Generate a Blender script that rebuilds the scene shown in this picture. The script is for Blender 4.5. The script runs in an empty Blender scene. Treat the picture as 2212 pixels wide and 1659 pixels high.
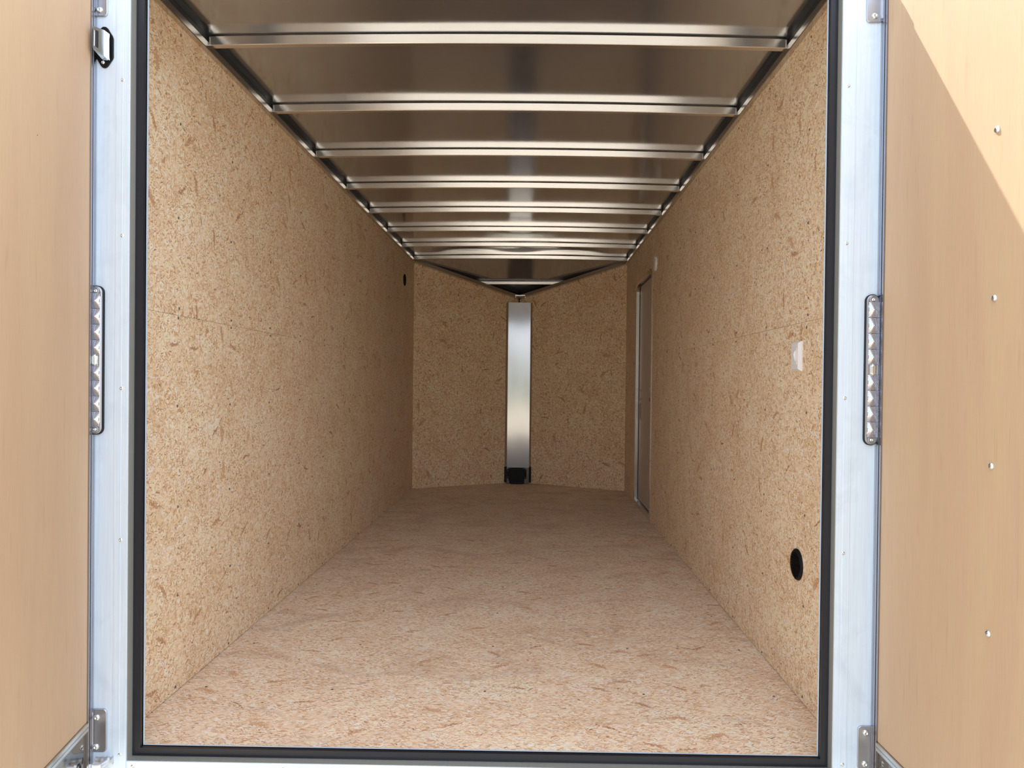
import bpy, bmesh, math, random
from mathutils import Vector, Matrix

# ------------------------------------------------------------------ camera, sky, sun, exposure
scene = bpy.context.scene
col = scene.collection
R = math.radians

F_PX, YAW, PITCH, ROLL = 1565.79388, 0.01244638, -0.0088969, 0.01072803
CAM = Vector((0.14049193, -2.01730412, 1.0100606))
fwd = Vector((-math.sin(YAW) * math.cos(PITCH), math.cos(YAW) * math.cos(PITCH), math.sin(PITCH)))
r0 = fwd.cross(Vector((0, 0, 1))).normalized()
u0 = r0.cross(fwd).normalized()
rc = math.cos(ROLL) * r0 + math.sin(ROLL) * u0
uc = -math.sin(ROLL) * r0 + math.cos(ROLL) * u0
cd = bpy.data.cameras.new('camera')
cam = bpy.data.objects.new('camera', cd)
col.objects.link(cam)
cd.sensor_fit = 'HORIZONTAL'
cd.sensor_width = 36.0
cd.lens = F_PX * 36.0 / 2212.0
cd.shift_x = -(1133.81054 - 1106.0) / 2212.0
cd.shift_y = (843.16388 - 829.5) / 2212.0
cd.clip_start = 0.05
cd.clip_end = 2000
cam.matrix_world = Matrix(((rc.x, uc.x, -fwd.x, CAM.x), (rc.y, uc.y, -fwd.y, CAM.y), (rc.z, uc.z, -fwd.z, CAM.z), (0, 0, 0, 1)))
scene.camera = cam

SUN_DIR = Vector((0.48, -0.688, -1.0)).normalized()      # the way the light travels
world = bpy.data.worlds.new('sky')
scene.world = world
world.use_nodes = True
wt = world.node_tree
wt.nodes.clear()
# hazy bright sky: pale at the horizon, bluer above, with soft cloud
geo = wt.nodes.new('ShaderNodeTexCoord')
sepw = wt.nodes.new('ShaderNodeSeparateXYZ')
wt.links.new(geo.outputs['Generated'], sepw.inputs[0])
grad = wt.nodes.new('ShaderNodeValToRGB')
for e, (p, c) in zip([grad.color_ramp.elements[0], grad.color_ramp.elements[1], grad.color_ramp.elements.new(0.25), grad.color_ramp.elements.new(0.6)],
                     [(0.0, (0.90, 0.93, 0.95, 1)), (1.0, (0.62, 0.80, 1.08, 1)), (0.25, (0.80, 0.92, 1.06, 1)), (0.6, (0.74, 0.90, 1.12, 1))]):
    e.position = p
    e.color = c
wt.links.new(sepw.outputs[2], grad.inputs[0])
cl = wt.nodes.new('ShaderNodeTexNoise')
cl.inputs['Scale'].default_value = 2.2
cl.inputs['Detail'].default_value = 5.0
cl.inputs['Roughness'].default_value = 0.55
cr = wt.nodes.new('ShaderNodeValToRGB')
cr.color_ramp.elements[0].position = 0.46
cr.color_ramp.elements[1].position = 0.70
mixw = wt.nodes.new('ShaderNodeMix')
mixw.data_type = 'RGBA'
wt.links.new(geo.outputs['Generated'], cl.inputs['Vector'])
wt.links.new(cl.outputs['Fac'], cr.inputs[0])
wt.links.new(cr.outputs[0], mixw.inputs[0])
wt.links.new(grad.outputs[0], mixw.inputs[6])
mixw.inputs[7].default_value = (1.05, 1.06, 1.08, 1)
bg = wt.nodes.new('ShaderNodeBackground')
bg.inputs['Strength'].default_value = 1.0
wo = wt.nodes.new('ShaderNodeOutputWorld')
east = wt.nodes.new('ShaderNodeMath')                 # added: whole sky brightens towards +x, lifting the left door
east.operation = 'MULTIPLY_ADD'
wt.links.new(sepw.outputs[0], east.inputs[0])
east.inputs[1].default_value = 0.30
east.inputs[2].default_value = 1.0
wt.links.new(east.outputs[0], bg.inputs['Strength'])
wt.links.new(mixw.outputs[2], bg.inputs[0])
wt.links.new(bg.outputs[0], wo.inputs[0])

sd = bpy.data.lights.new('sun', 'SUN')
sd.energy = 2.8
sd.color = (1.0, 0.95, 0.87)
sd.angle = R(0.55)
sun = bpy.data.objects.new('sun', sd)
col.objects.link(sun)
sun.location = (-6, 6, 12)
sun.rotation_euler = SUN_DIR.to_track_quat('-Z', 'Y').to_euler()

scene.view_settings.view_transform = 'Standard'
scene.view_settings.look = 'None'
scene.view_settings.gamma = 1.0
scene.view_settings.use_curve_mapping = False
scene.view_settings.exposure = 1.33
scene.cycles.adaptive_threshold = 0.015
scene.cycles.max_bounces = 9
scene.cycles.diffuse_bounces = 5
scene.cycles.glossy_bounces = 6
scene.cycles.use_denoising = True
scene.cycles.caustics_reflective = True
scene.cycles.sample_clamp_indirect = 6.0

# ------------------------------------------------------------------ dimensions (metres, floor of the trailer at z = 0)
HW = 1.0090          # half width between the wall boards
HB = 2.1467           # top of the wall boards
LC = 4.860           # where the V-nose begins
YF = -0.09           # front face of the rear frame
BEAM_Y0, BEAM_DY, BEAM_Z = 0.4711, 0.6096, 2.1616
CEIL_Z = 2.1976
GROUND = -0.55


def srgb(r, g, b):
    f = lambda c: c / 12.92 if c <= 0.04045 else ((c + 0.055) / 1.055) ** 2.4
    return (f(r / 255), f(g / 255), f(b / 255), 1.0)


# ------------------------------------------------------------------ node helper
class NT:
    def __init__(self, tree):
        self.t = tree

    def n(self, kind, **kw):
        nd = self.t.nodes.new(kind)
        for k, v in kw.items():
            setattr(nd, k, v)
        return nd

    def put(self, sock, val):
        if val is None:
            return
        if hasattr(val, 'is_linked') or isinstance(val, bpy.types.NodeSocket):
            self.t.links.new(val, sock)
        else:
            sock.default_value = val

    def m(self, op, a, b=None, c=None, clamp=False):
        nd = self.n('ShaderNodeMath', operation=op, use_clamp=clamp)
        for i, v in enumerate((a, b, c)):
            self.put(nd.inputs[i], v)
        return nd.outputs[0]

    def vm(self, op, a, b=None, s=None):
        nd = self.n('ShaderNodeVectorMath', operation=op)
        self.put(nd.inputs[0], a)
        self.put(nd.inputs[1], b)
        if s is not None:
            self.put(nd.inputs['Scale'], s)
        return nd.outputs['Value'] if op in ('LENGTH', 'DOT_PRODUCT', 'DISTANCE') else nd.outputs[0]

    def noise(self, vec, scale, detail=2.0, rough=0.5, dist=0.0, dims='3D', color=False):
        nd = self.n('ShaderNodeTexNoise', noise_dimensions=dims)
        self.put(nd.inputs['Vector'], vec)
        nd.inputs['Scale'].default_value = scale
        nd.inputs['Detail'].default_value = detail
        nd.inputs['Roughness'].default_value = rough
        nd.inputs['Distortion'].default_value = dist
        return nd.outputs['Color' if color else 'Fac']

    def ramp(self, fac, stops, interp='LINEAR'):
        nd = self.n('ShaderNodeValToRGB')
        cr = nd.color_ramp
        cr.interpolation = interp
        while len(cr.elements) < len(stops):
            cr.elements.new(0.5)
        for e, (p, c) in zip(cr.elements, stops):
            e.position = p
            e.color = c
        self.put(nd.inputs[0], fac)
        return nd.outputs[0]

    def mix(self, fac, a, b, blend='MIX'):
        nd = self.n('ShaderNodeMix', data_type='RGBA', blend_type=blend)
        self.put(nd.inputs[0], fac)
        self.put(nd.inputs[6], a)
        self.put(nd.inputs[7], b)
        return nd.outputs[2]

    def maprange(self, v, a, b, c=0.0, d=1.0):
        nd = self.n('ShaderNodeMapRange')
        self.put(nd.inputs[0], v)
        for i, x in enumerate((a, b, c, d)):
            nd.inputs[i + 1].default_value = x
        return nd.outputs[0]

    def scale(self, vec, xyz):
        nd = self.n('ShaderNodeMapping')
        self.put(nd.inputs['Vector'], vec)
        nd.inputs['Scale'].default_value = xyz
        return nd.outputs[0]


def material(name):
    mt = bpy.data.materials.new(name)
    mt.use_nodes = True
    t = mt.node_tree
    t.nodes.clear()
    k = NT(t)
    out = k.n('ShaderNodeOutputMaterial')
    b = k.n('ShaderNodeBsdfPrincipled')
    t.links.new(b.outputs[0], out.inputs[0])
    return mt, k, b


# ------------------------------------------------------------------ strand group for the oriented strand board
def strand_group():
    g = bpy.data.node_groups.new('strand', 'ShaderNodeTree')
    for nm, ty in (('Vector', 'NodeSocketVector'), ('Seed', 'NodeSocketVector'), ('Scale', 'NodeSocketFloat'), ('HalfLen', 'NodeSocketFloat'),
                   ('HalfWid', 'NodeSocketFloat'), ('AngBase', 'NodeSocketFloat'), ('AngSpread', 'NodeSocketFloat'), ('Bend', 'NodeSocketFloat'), ('Jitter', 'NodeSocketFloat')):
        g.interface.new_socket(nm, in_out='INPUT', socket_type=ty)
    for nm, ty in (('Mask', 'NodeSocketFloat'), ('Rand', 'NodeSocketFloat'), ('Rand2', 'NodeSocketFloat')):
        g.interface.new_socket(nm, in_out='OUTPUT', socket_type=ty)
    k = NT(g)
    gi = k.n('NodeGroupInput')
    go = k.n('NodeGroupOutput')
    I = gi.outputs
    v = k.vm('ADD', I['Vector'], I['Seed'])
    vo = k.n('ShaderNodeTexVoronoi', voronoi_dimensions='2D', feature='F1')
    g.links.new(v, vo.inputs['Vector'])
    g.links.new(I['Scale'], vo.inputs['Scale'])
    sep = k.n('ShaderNodeSeparateColor')
    g.links.new(vo.outputs['Color'], sep.inputs[0])
    d = k.vm('SUBTRACT', v, vo.outputs['Position'])
    ang = k.m('ADD', I['AngBase'], k.m('MULTIPLY', k.m('SUBTRACT', sep.outputs[0], 0.5), I['AngSpread']))
    rot = k.n('ShaderNodeVectorRotate', rotation_type='Z_AXIS')
    g.links.new(d, rot.inputs['Vector'])
    g.links.new(ang, rot.inputs['Angle'])
    xy = k.n('ShaderNodeSeparateXYZ')
    g.links.new(rot.outputs[0], xy.inputs[0])
    sx = k.m('DIVIDE', xy.outputs[0], I['HalfLen'])
    bend = k.m('MULTIPLY', k.m('MULTIPLY', sx, sx), k.m('MULTIPLY', k.m('SUBTRACT', sep.outputs[2], 0.5), I['Bend']))
    w = k.m('MULTIPLY', I['HalfWid'], k.m('ADD', k.m('MULTIPLY', sep.outputs[1], 1.3), 0.35))
    sy = k.m('DIVIDE', k.m('ADD', xy.outputs[1], bend), w)
    e = k.m('ADD', k.m('MULTIPLY', sx, sx), k.m('MULTIPLY', sy, sy))
    nz = k.noise(v, 170.0, 1.0, 0.5, dims='2D')
    e = k.m('ADD', e, k.m('MULTIPLY', k.m('SUBTRACT', nz, 0.5), I['Jitter']))
    mask = k.m('MULTIPLY', k.m('SUBTRACT', 1.0, e), 2.2, clamp=True)
    g.links.new(mask, go.inputs['Mask'])
    g.links.new(sep.outputs[2], go.inputs['Rand'])
    g.links.new(sep.outputs[1], go.inputs['Rand2'])
    return g


STRAND = strand_group()


def osb(name, base_ang, spread, tint, fleck=1.0, q=1.2, scuff=0.0):
    """oriented strand board: tan ground with layers of flakes, thin dark chips and a few rust coloured bark pieces (UV in metres)"""
    mt, k, b = material(name)
    uv = k.n('ShaderNodeUVMap').outputs[0]
    warp = k.noise(uv, 30.0, 2.0, 0.6, dims='2D', color=True)
    v = k.vm('ADD', uv, k.vm('SCALE', k.vm('SUBTRACT', warp, (0.5, 0.5, 0.5)), s=0.016))
    big = k.noise(uv, 4.0, 4.0, 0.62, dims='2D')
    dens = k.maprange(k.noise(uv, 9.0, 2.0, 0.6, dims='2D'), 0.34, 0.66, 0.35, 1.15)

    def layer(scale, hl, hw, seed, bend=0.0, jit=0.6, ab=base_ang, sp=spread):
        nd = k.n('ShaderNodeGroup')
        nd.node_tree = STRAND
        k.put(nd.inputs['Vector'], v)
        nd.inputs['Seed'].default_value = seed
        nd.inputs['Scale'].default_value = scale * q
        nd.inputs['HalfLen'].default_value = hl / q
        nd.inputs['HalfWid'].default_value = hw / q
        nd.inputs['AngBase'].default_value = ab
        nd.inputs['AngSpread'].default_value = sp
        nd.inputs['Bend'].default_value = bend / q
        nd.inputs['Jitter'].default_value = jit
        return nd.outputs['Mask'], nd.outputs['Rand'], nd.outputs['Rand2']

    t = lambda r, g, bb: tuple(list(min(0.93, c * q_) for c, q_ in zip(srgb(r, g, bb)[:3], tint)) + [1.0])
    tr = lambda r, g, bb: tuple([x * 0.74 for x in t(r, g, bb)[:3]] + [1.0])        # bark is duller than the sapwood
    c = k.ramp(big, [(0.30, t(196, 164, 126)), (0.5, t(208, 178, 141)), (0.72, t(217, 191, 155))])
    # broad flakes
    m, r, r2 = layer(40, 0.018, 0.0062, (1.3, 7.7, 0), 0.004, 1.0)
    c = k.mix(k.m('MULTIPLY', m, 0.75), c, k.ramp(r, [(0, t(176, 138, 96)), (0.35, t(200, 166, 125)), (0.7, t(214, 186, 148)), (1, t(229, 208, 176))]))
    m, r, r2 = layer(62, 0.014, 0.0036, (13.1, 3.9, 0), 0.005, 1.0)
    c = k.mix(k.m('MULTIPLY', m, 0.75), c, k.ramp(r, [(0, t(164, 122, 82)), (0.3, t(201, 166, 125)), (0.7, t(215, 188, 150)), (1, t(228, 207, 176))]))
    # pale slivers
    m, r, r2 = layer(34, 0.016, 0.0015, (5.7, 21.3, 0), 0.006, 0.9)
    c = k.mix(k.m('MULTIPLY', m, k.m('MULTIPLY', k.m('GREATER_THAN', r, 0.35), 0.85)), c, t(230, 210, 181))
    # long pale flakes
    m, r, r2 = layer(7, 0.050, 0.0060, (8.2, 2.2, 0), 0.01, 1.3)
    c = k.mix(k.m('MULTIPLY', m, k.m('MULTIPLY', k.m('GREATER_THAN', r, 0.72), 0.55)), c, t(226, 209, 186))
    # brown shadows between flakes
    m, r, r2 = layer(52, 0.0105, 0.0016, (31.1, 11.3, 0), 0.007, 1.2)
    c = k.mix(k.m('MULTIPLY', k.m('MULTIPLY', m, dens), k.m('MULTIPLY', k.m('GREATER_THAN', r, 0.30), 0.85 * fleck)), c, k.ramp(r2, [(0, t(152, 106, 68)), (1, t(180, 134, 90))]))
    m, r, r2 = layer(88, 0.0070, 0.0011, (17.9, 43.3, 0), 0.004, 1.0)
    c = k.mix(k.m('MULTIPLY', k.m('MULTIPLY', m, dens), k.m('MULTIPLY', k.m('GREATER_THAN', r, 0.30), 0.85 * fleck)), c, k.ramp(r2, [(0, t(126, 84, 52)), (1, t(166, 118, 76))]))
    # rust coloured bark
    m, r, r2 = layer(6.5, 0.046, 0.0100, (3.3, 14.1, 0), 0.02, 3.6)
    c = k.mix(k.m('MULTIPLY', m, k.m('MULTIPLY', k.m('GREATER_THAN', r, 0.79), 0.85)), c, k.ramp(r2, [(0, tr(140, 82, 50)), (0.4, tr(176, 118, 76)), (1, tr(200, 150, 104))]))
    m, r, r2 = layer(13, 0.018, 0.0040, (23.3, 4.1, 0), 0.01, 2.2)
    c = k.mix(k.m('MULTIPLY', m, k.m('MULTIPLY', k.m('GREATER_THAN', r, 0.80), 0.8)), c, k.ramp(r2, [(0, tr(134, 80, 50)), (0.6, tr(172, 114, 74)), (1, tr(192, 140, 98))]))
    # dark thin chips
    m, r, r2 = layer(25, 0.0090, 0.0014, (9.1, 33.7, 0), 0.006, 1.2)
    c = k.mix(k.m('MULTIPLY', k.m('MULTIPLY', m, dens), k.m('MULTIPLY', k.m('GREATER_THAN', r, 0.52), 0.9 * fleck)), c, k.ramp(r2, [(0, tr(66, 42, 25)), (1, tr(120, 74, 44))]))
    # fine fibre
    fib = k.noise(v, 420.0, 2.0, 0.7, dims='2D')
    c = k.mix(k.maprange(fib, 0.28, 0.56, 0.38, 0.0), c, t(150, 110, 74))
    if scuff:
        sm = k.noise(k.scale(uv, (1.0, 1.6, 1)), 2.6, 4.0, 0.6, 0.8, dims='2D')
        c = k.mix(k.maprange(sm, 0.52, 0.74, 0.0, scuff), c, t(150, 118, 92))
    k.put(b.inputs['Base Color'], c)
    b.inputs['Roughness'].default_value = 0.6
    b.inputs['Specular IOR Level'].default_value = 0.35
    return mt


def simple(name, rgb, rough=0.5, metal=0.0, spec=0.5, noise=None, coat=0.0):
    mt, k, b = material(name)
    c = srgb(*rgb)
    if noise:
        sc, amt, stretch = noise
        tc = k.n('ShaderNodeTexCoord').outputs['Object']
        f = k.noise(k.scale(tc, stretch), sc, 4.0, 0.6)
        lo = tuple(list(max(0, x * (1 - amt)) for x in c[:3]) + [1])
        hi = tuple(list(min(1, x * (1 + amt)) for x in c[:3]) + [1])
        k.put(b.inputs['Base Color'], k.ramp(f, [(0.25, lo), (0.75, hi)]))
    else:
        b.inputs['Base Color'].default_value = c
    b.inputs['Roughness'].default_value = rough
    b.inputs['Metallic'].default_value = metal
    b.inputs['Specular IOR Level'].default_value = spec
    if coat:
        b.inputs['Coat Weight'].default_value = coat
        b.inputs['Coat Roughness'].default_value = 0.1
    return mt


def brushed(name, rgb, rough, stretch, amount=0.10, rvar=0.12, scale=14.0, smudge=0.0, metal=1.0):
    """bare aluminium with drawing lines along one axis and faint smudges"""
    mt, k, b = material(name)
    tc = k.n('ShaderNodeTexCoord').outputs['Object']
    lines = k.noise(k.scale(tc, stretch), scale, 5.0, 0.7)
    blot = k.noise(tc, 6.0, 4.0, 0.65, 0.6)
    c = srgb(*rgb)
    lo = tuple(list(x * (1 - amount) for x in c[:3]) + [1])
    hi = tuple(list(min(1, x * (1 + amount)) for x in c[:3]) + [1])
    cc = k.ramp(lines, [(0.3, lo), (0.7, hi)])
    if smudge:
        cc = k.mix(k.m('MULTIPLY', k.maprange(blot, 0.5, 0.75), smudge), cc, tuple(list(x * 0.72 for x in c[:3]) + [1]))
    k.put(b.inputs['Base Color'], cc)
    b.inputs['Metallic'].default_value = metal
    rr = k.m('ADD', rough, k.m('MULTIPLY', k.m('SUBTRACT', blot, 0.5), rvar))
    k.put(b.inputs['Roughness'], rr)
    return mt


M = {}
M['osb_wall'] = osb('strand_board_wall', 1.35, 4.6, (1.42, 1.63, 1.98), 1.35, 1.15)
M['osb_nose'] = osb('strand_board_nose', 0.2, 4.2, (1.46, 1.56, 1.74), 1.8, 0.95)
M['osb_floor'] = osb('strand_board_floor', 0.0, 1.7, (1.46, 1.62, 2.08), 1.4, 1.2, 0.35)
M['alu_post'] = brushed('aluminium_post', (212, 230, 252), 0.50, (60, 60, 1.2), 0.07, 0.18, 3.0, 0.42, 0.38)
M['alu_beam'] = brushed('aluminium_beam', (226, 224, 222), 0.20, (1, 40, 60), 0.06, 0.08, 6.0)
M['alu_rail'] = brushed('aluminium_rail', (205, 204, 202), 0.24, (40, 1, 40), 0.08, 0.08, 6.0)
M['alu_edge'] = brushed('aluminium_edge', (160, 160, 168), 0.26, (40, 40, 1), 0.06, 0.06, 6.0)
M['roof_skin'] = brushed('roof_sheet', (188, 193, 201), 0.14, (1.0, 1.0, 1.0), 0.03, 0.06, 2.0, 0.0, 0.93)
M['mirror_strip'] = brushed('polished_strip', (156, 156, 157), 0.13, (70, 70, 1), 0.03, 0.04, 5.0)
M['kick'] = brushed('polished_plate', (128, 121, 115), 0.08, (1, 1, 1), 0.03, 0.03, 3.0)
M['hinge'] = brushed('hinge_steel', (176, 180, 190), 0.36, (1, 1, 1), 0.06, 0.1, 8.0)
M['zinc'] = simple('zinc_bolt', (222, 228, 230), 0.18, 1.0)
M['screw'] = simple('screw_steel', (120, 120, 122), 0.3, 1.0)
M['recess'] = simple('dark_recess', (30, 30, 32), 0.6)
M['rubber'] = simple('black_rubber', (27, 29, 37), 0.42, 0.0, 0.4)
M['jamb'] = brushed('dull_aluminium', (168, 170, 166), 0.5, (30, 1, 1), 0.05, 0.1, 4.0, 0.0, 0.5)
M['black_plastic'] = simple('black_plastic', (12, 12, 14), 0.55, 0.0, 0.25)
M['white_plastic'] = simple('white_plastic', (228, 228, 230), 0.4)
M['door_skin'] = simple('side_door_skin', (196, 184, 172), 0.5)
M['outer'] = simple('outer_skin', (40, 42, 46), 0.4)
M['dark'] = simple('cavity', (16, 16, 18), 0.8)
M['lens'] = simple('clear_lens', (186, 191, 204), 0.16, 0.85)
M['lens_body'] = simple('lamp_body', (150, 152, 160), 0.28, 0.6)
M['red'] = simple('red_plastic', (150, 20, 24), 0.4)
M['sticker'] = simple('sticker', (176, 164, 154), 0.6)
M['shading'] = simple('dark_shading', (44, 48, 54), 0.5)  # dark colour standing in for the shade along the roof edge
M['weld'] = simple('weld_metal', (196, 196, 198), 0.45, 0.8, noise=(60.0, 0.25, (1, 1, 1)))
M['thread'] = simple('threaded_rod', (232, 233, 236), 0.35, 0.9)


def plywood():
    mt, k, b = material('lauan_plywood')
    uv = k.n('ShaderNodeUVMap').outputs[0]
    broad = k.noise(k.scale(uv, (9.0, 0.9, 1)), 1.0, 3.0, 0.55, 0.4, dims='2D')
    fine = k.noise(k.scale(uv, (260.0, 9.0, 1)), 1.0, 3.0, 0.6, dims='2D')
    spot = k.noise(k.scale(uv, (70.0, 5.0, 1)), 1.0, 2.0, 0.6, dims='2D')
    c = k.ramp(broad, [(0.3, srgb(193, 164, 136)), (0.5, srgb(196, 168, 139)), (0.7, srgb(198, 171, 140))])
    c = k.mix(k.m('MULTIPLY', k.maprange(fine, 0.35, 0.7), 0.16), c, srgb(171, 139, 110))
    c = k.mix(k.m('MULTIPLY', k.maprange(spot, 0.66, 0.8), 0.28), c, srgb(162, 130, 102))
    k.put(b.inputs['Base Color'], c)
    b.inputs['Roughness'].default_value = 0.55
    b.inputs['Specular IOR Level'].default_value = 0.3
    return mt


M['plywood'] = plywood()


def ground_mat():
    mt, k, b = material('pale_gravel_and_grass')
    g = k.n('ShaderNodeNewGeometry').outputs['Position']
    n1 = k.noise(g, 0.35, 4.0, 0.6)
    n2 = k.noise(g, 18.0, 4.0, 0.7)
    c = k.ramp(k.m('ADD', k.m('MULTIPLY', n1, 0.5), k.m('MULTIPLY', n2, 0.5)), [(0.35, srgb(192, 175, 151)), (0.65, srgb(220, 207, 186))])
    xyz = k.n('ShaderNodeSeparateXYZ')
    k.put(xyz.inputs[0], g)
    far = k.m('ADD', k.m('MULTIPLY', xyz.outputs[1], -1.0), k.m('MULTIPLY', k.m('SUBTRACT', n1, 0.5), 14.0))
    c = k.mix(k.maprange(far, 58.0, 66.0), c, srgb(122, 132, 86))
    k.put(b.inputs['Base Color'], c)
    b.inputs['Roughness'].default_value = 0.9
    return mt


M['ground'] = ground_mat()
M['trees'] = simple('tree_green', (110, 118, 104), 0.9, noise=(0.4, 0.3, (1, 1, 1)))

# ------------------------------------------------------------------ object helpers
WLOC = {}


def link(o, parent=None, at=None):
    col.objects.link(o)
    if parent is not None:
        o.parent = parent


def tag(o, label=None, cat=None, group=None, kind=None):
    for key, v in (('label', label), ('category', cat), ('group', group), ('kind', kind)):
        if v:
            o[key] = v
    return o


def empty(name, loc, label=None, cat=None, group=None, kind=None):
    o = bpy.data.objects.new(name, None)
    o.empty_display_size = 0.05
    link(o)
    o.location = loc
    WLOC[o.name] = Vector(loc)
    return tag(o, label, cat, group, kind)


def obj(name, bm, mat, parent=None, label=None, cat=None, group=None, kind=None, smooth=False):
    """BM is in world coordinates; the object's origin goes to the middle of its mesh"""
    bm.normal_update()
    c = Vector((0, 0, 0))
    if bm.verts:
        lo = Vector((min(v.co[i] for v in bm.verts) for i in range(3)))
        hi = Vector((max(v.co[i] for v in bm.verts) for i in range(3)))
        c = (lo + hi) / 2
    for v in bm.verts:
        v.co -= c
    me = bpy.data.meshes.new(name)
    bm.to_mesh(me)
    bm.free()
    for mm in (mat if isinstance(mat, (list, tuple)) else [mat]):
        me.materials.append(mm)
    if smooth:
        for p in me.polygons:
            p.use_smooth = True
        try:
            me.set_sharp_from_angle(angle=R(35))
        except Exception:
            pass
    o = bpy.data.objects.new(name, me)
    link(o, parent)
    o.location = c - (WLOC[parent.name] if parent is not None else Vector((0, 0, 0)))
    WLOC[o.name] = c
    return tag(o, label, cat, group, kind)


def box(bm, x0, x1, y0, y1, z0, z1, bevel=0.0, seg=2):
    vs = [bm.verts.new(p) for p in ((x0, y0, z0), (x1, y0, z0), (x1, y1, z0), (x0, y1, z0), (x0, y0, z1), (x1, y0, z1), (x1, y1, z1), (x0, y1, z1))]
    fs = [bm.faces.new([vs[i] for i in q]) for q in ((0, 3, 2, 1), (4, 5, 6, 7), (0, 1, 5, 4), (1, 2, 6, 5), (2, 3, 7, 6), (3, 0, 4, 7))]
    if bevel:
        es = list({e for f in fs for e in f.edges})
        bmesh.ops.bevel(bm, geom=es, offset=bevel, segments=seg, affect='EDGES', profile=0.5)
    return vs


def loft(bm, rings, close=True, caps=True):
    """rings: lists of points with the same count"""
    rr = [[bm.verts.new(p) for p in r] for r in rings]
    n = len(rings[0])
    for a, b in zip(rr[:-1], rr[1:]):
        for i in range(n if close else n - 1):
            j = (i + 1) % n
            bm.faces.new((a[i], a[j], b[j], b[i]))
    if caps and close:
        bm.faces.new(list(reversed(rr[0])))
        bm.faces.new(rr[-1])
    bmesh.ops.recalc_face_normals(bm, faces=bm.faces[:])
    return rr


def frame_of(axis):
    a = Vector(axis).normalized()
    t = Vector((0, 0, 1)) if abs(a.z) < 0.9 else Vector((1, 0, 0))
    x = t.cross(a).normalized()
    y = a.cross(x).normalized()
    return x, y, a


def lathe(bm, c, axis, prof, seg=16):
    """prof: (radius, height along axis) pairs; radius 0 closes"""
    x, y, a = frame_of(axis)
    c = Vector(c)
    rings = []
    for r, h in prof:
        if r <= 1e-7:
            rings.append([bm.verts.new(c + a * h)])
        else:
            rings.append([bm.verts.new(c + a * h + x * (r * math.cos(2 * math.pi * i / seg)) + y * (r * math.sin(2 * math.pi * i / seg))) for i in range(seg)])
    for p, q in zip(rings[:-1], rings[1:]):
        for i in range(seg):
            j = (i + 1) % seg
            if len(p) == 1 and len(q) == 1:
                break
            if len(p) == 1:
                bm.faces.new((p[0], q[i], q[j]))
            elif len(q) == 1:
                bm.faces.new((p[i], p[j], q[0]))
            else:
                bm.faces.new((p[i], p[j], q[j], q[i]))
    bmesh.ops.recalc_face_normals(bm, faces=bm.faces[:])


def rod(bm, a, b, r, seg=16):
    a, b = Vector(a), Vector(b)
    L = (b - a).length
    lathe(bm, a, b - a, [(0, 0), (r, 0), (r, L), (0, L)], seg)


def new():
    return bmesh.new()


def planar_uv(bm, fu, offs=(0, 0)):
    uvl = bm.loops.layers.uv.verify()
    for f in bm.faces:
        for lp in f.loops:
            u, v = fu(lp.vert.co)
            lp[uvl].uv = (u + offs[0], v + offs[1])


DOME = [(0, 0.0016), (0.0011, 0.0016), (0.0013, 0.0030), (0.0026, 0.0026), (0.0040, 0.0013), (0.0044, 0.0), (0.0044, -0.004), (0, -0.004)]
_screw = {}


def screw(parent, loc, normal, mat=None, size=1.0, name='screw', prof=None):
    """small domed screw head, copied with shared mesh data"""
    mat = mat or M['screw']
    key = (mat.name, round(size, 3), name)
    if key not in _screw:
        bm = new()
        lathe(bm, (0, 0, 0), (0, 0, 1), [(r * size, h * size) for r, h in (prof or DOME)], 14)
        me = bpy.data.meshes.new(name)
        bm.to_mesh(me)
        bm.free()
        me.materials.append(mat)
        for p in me.polygons:
            p.use_smooth = True
        _screw[key] = me
    o = bpy.data.objects.new(name, _screw[key])
    link(o, parent)
    o.location = Vector(loc) - WLOC[parent.name]
    o.rotation_euler = Vector(normal).to_track_quat('Z', 'Y').to_euler()
    WLOC[o.name] = Vector(loc)
    return o


BOLT = [(0, 0.0030), (0.0026, 0.0030), (0.0030, 0.0052), (0.0052, 0.0044), (0.0076, 0.0024), (0.0088, 0.0), (0.0088, -0.003), (0, -0.003)]
RIVET = [(0, 0.0014), (0.0012, 0.0014), (0.0015, 0.0026), (0.0034, 0.0020), (0.0048, 0.0004), (0.0052, 0.0), (0.0052, -0.003), (0, -0.003)]

# ------------------------------------------------------------------ ground and far trees
bm = new()
vs = [bm.verts.new(p) for p in ((-260, -260, GROUND), (260, -260, GROUND), (260, 60, GROUND), (-260, 60, GROUND))]
bm.faces.new(vs)
obj('ground', bm, M['ground'], None, 'pale sunlit gravel yard the trailer stands on', 'ground', kind='structure')

bm = new()
random.seed(4)
for i in range(70):
    x = -170 + 340 * i / 69 + random.uniform(-2, 2)
    h = random.uniform(3.0, 6.5)
    c = Vector((x, -172 + random.uniform(-5, 5), GROUND + h * 0.45))
    bmesh.ops.create_icosphere(bm, subdivisions=2, radius=1.0, matrix=Matrix.Translation(c) @ Matrix.Diagonal((random.uniform(3, 5), 3, h * 0.6, 1)))
for v in bm.verts:
    v.co += Vector((random.uniform(-.4, .4), random.uniform(-.4, .4), random.uniform(-.4, .4)))
obj('treeline', bm, M['trees'], None, 'distant line of trees behind the yard', 'trees', kind='stuff')

# ------------------------------------------------------------------ floor
TIP = Vector((-0.0195, 5.400, 0))


def prism_z(bm, poly, z0, z1):
    loft(bm, [[(x, y, z0) for x, y in poly], [(x, y, z1) for x, y in poly]])


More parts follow.
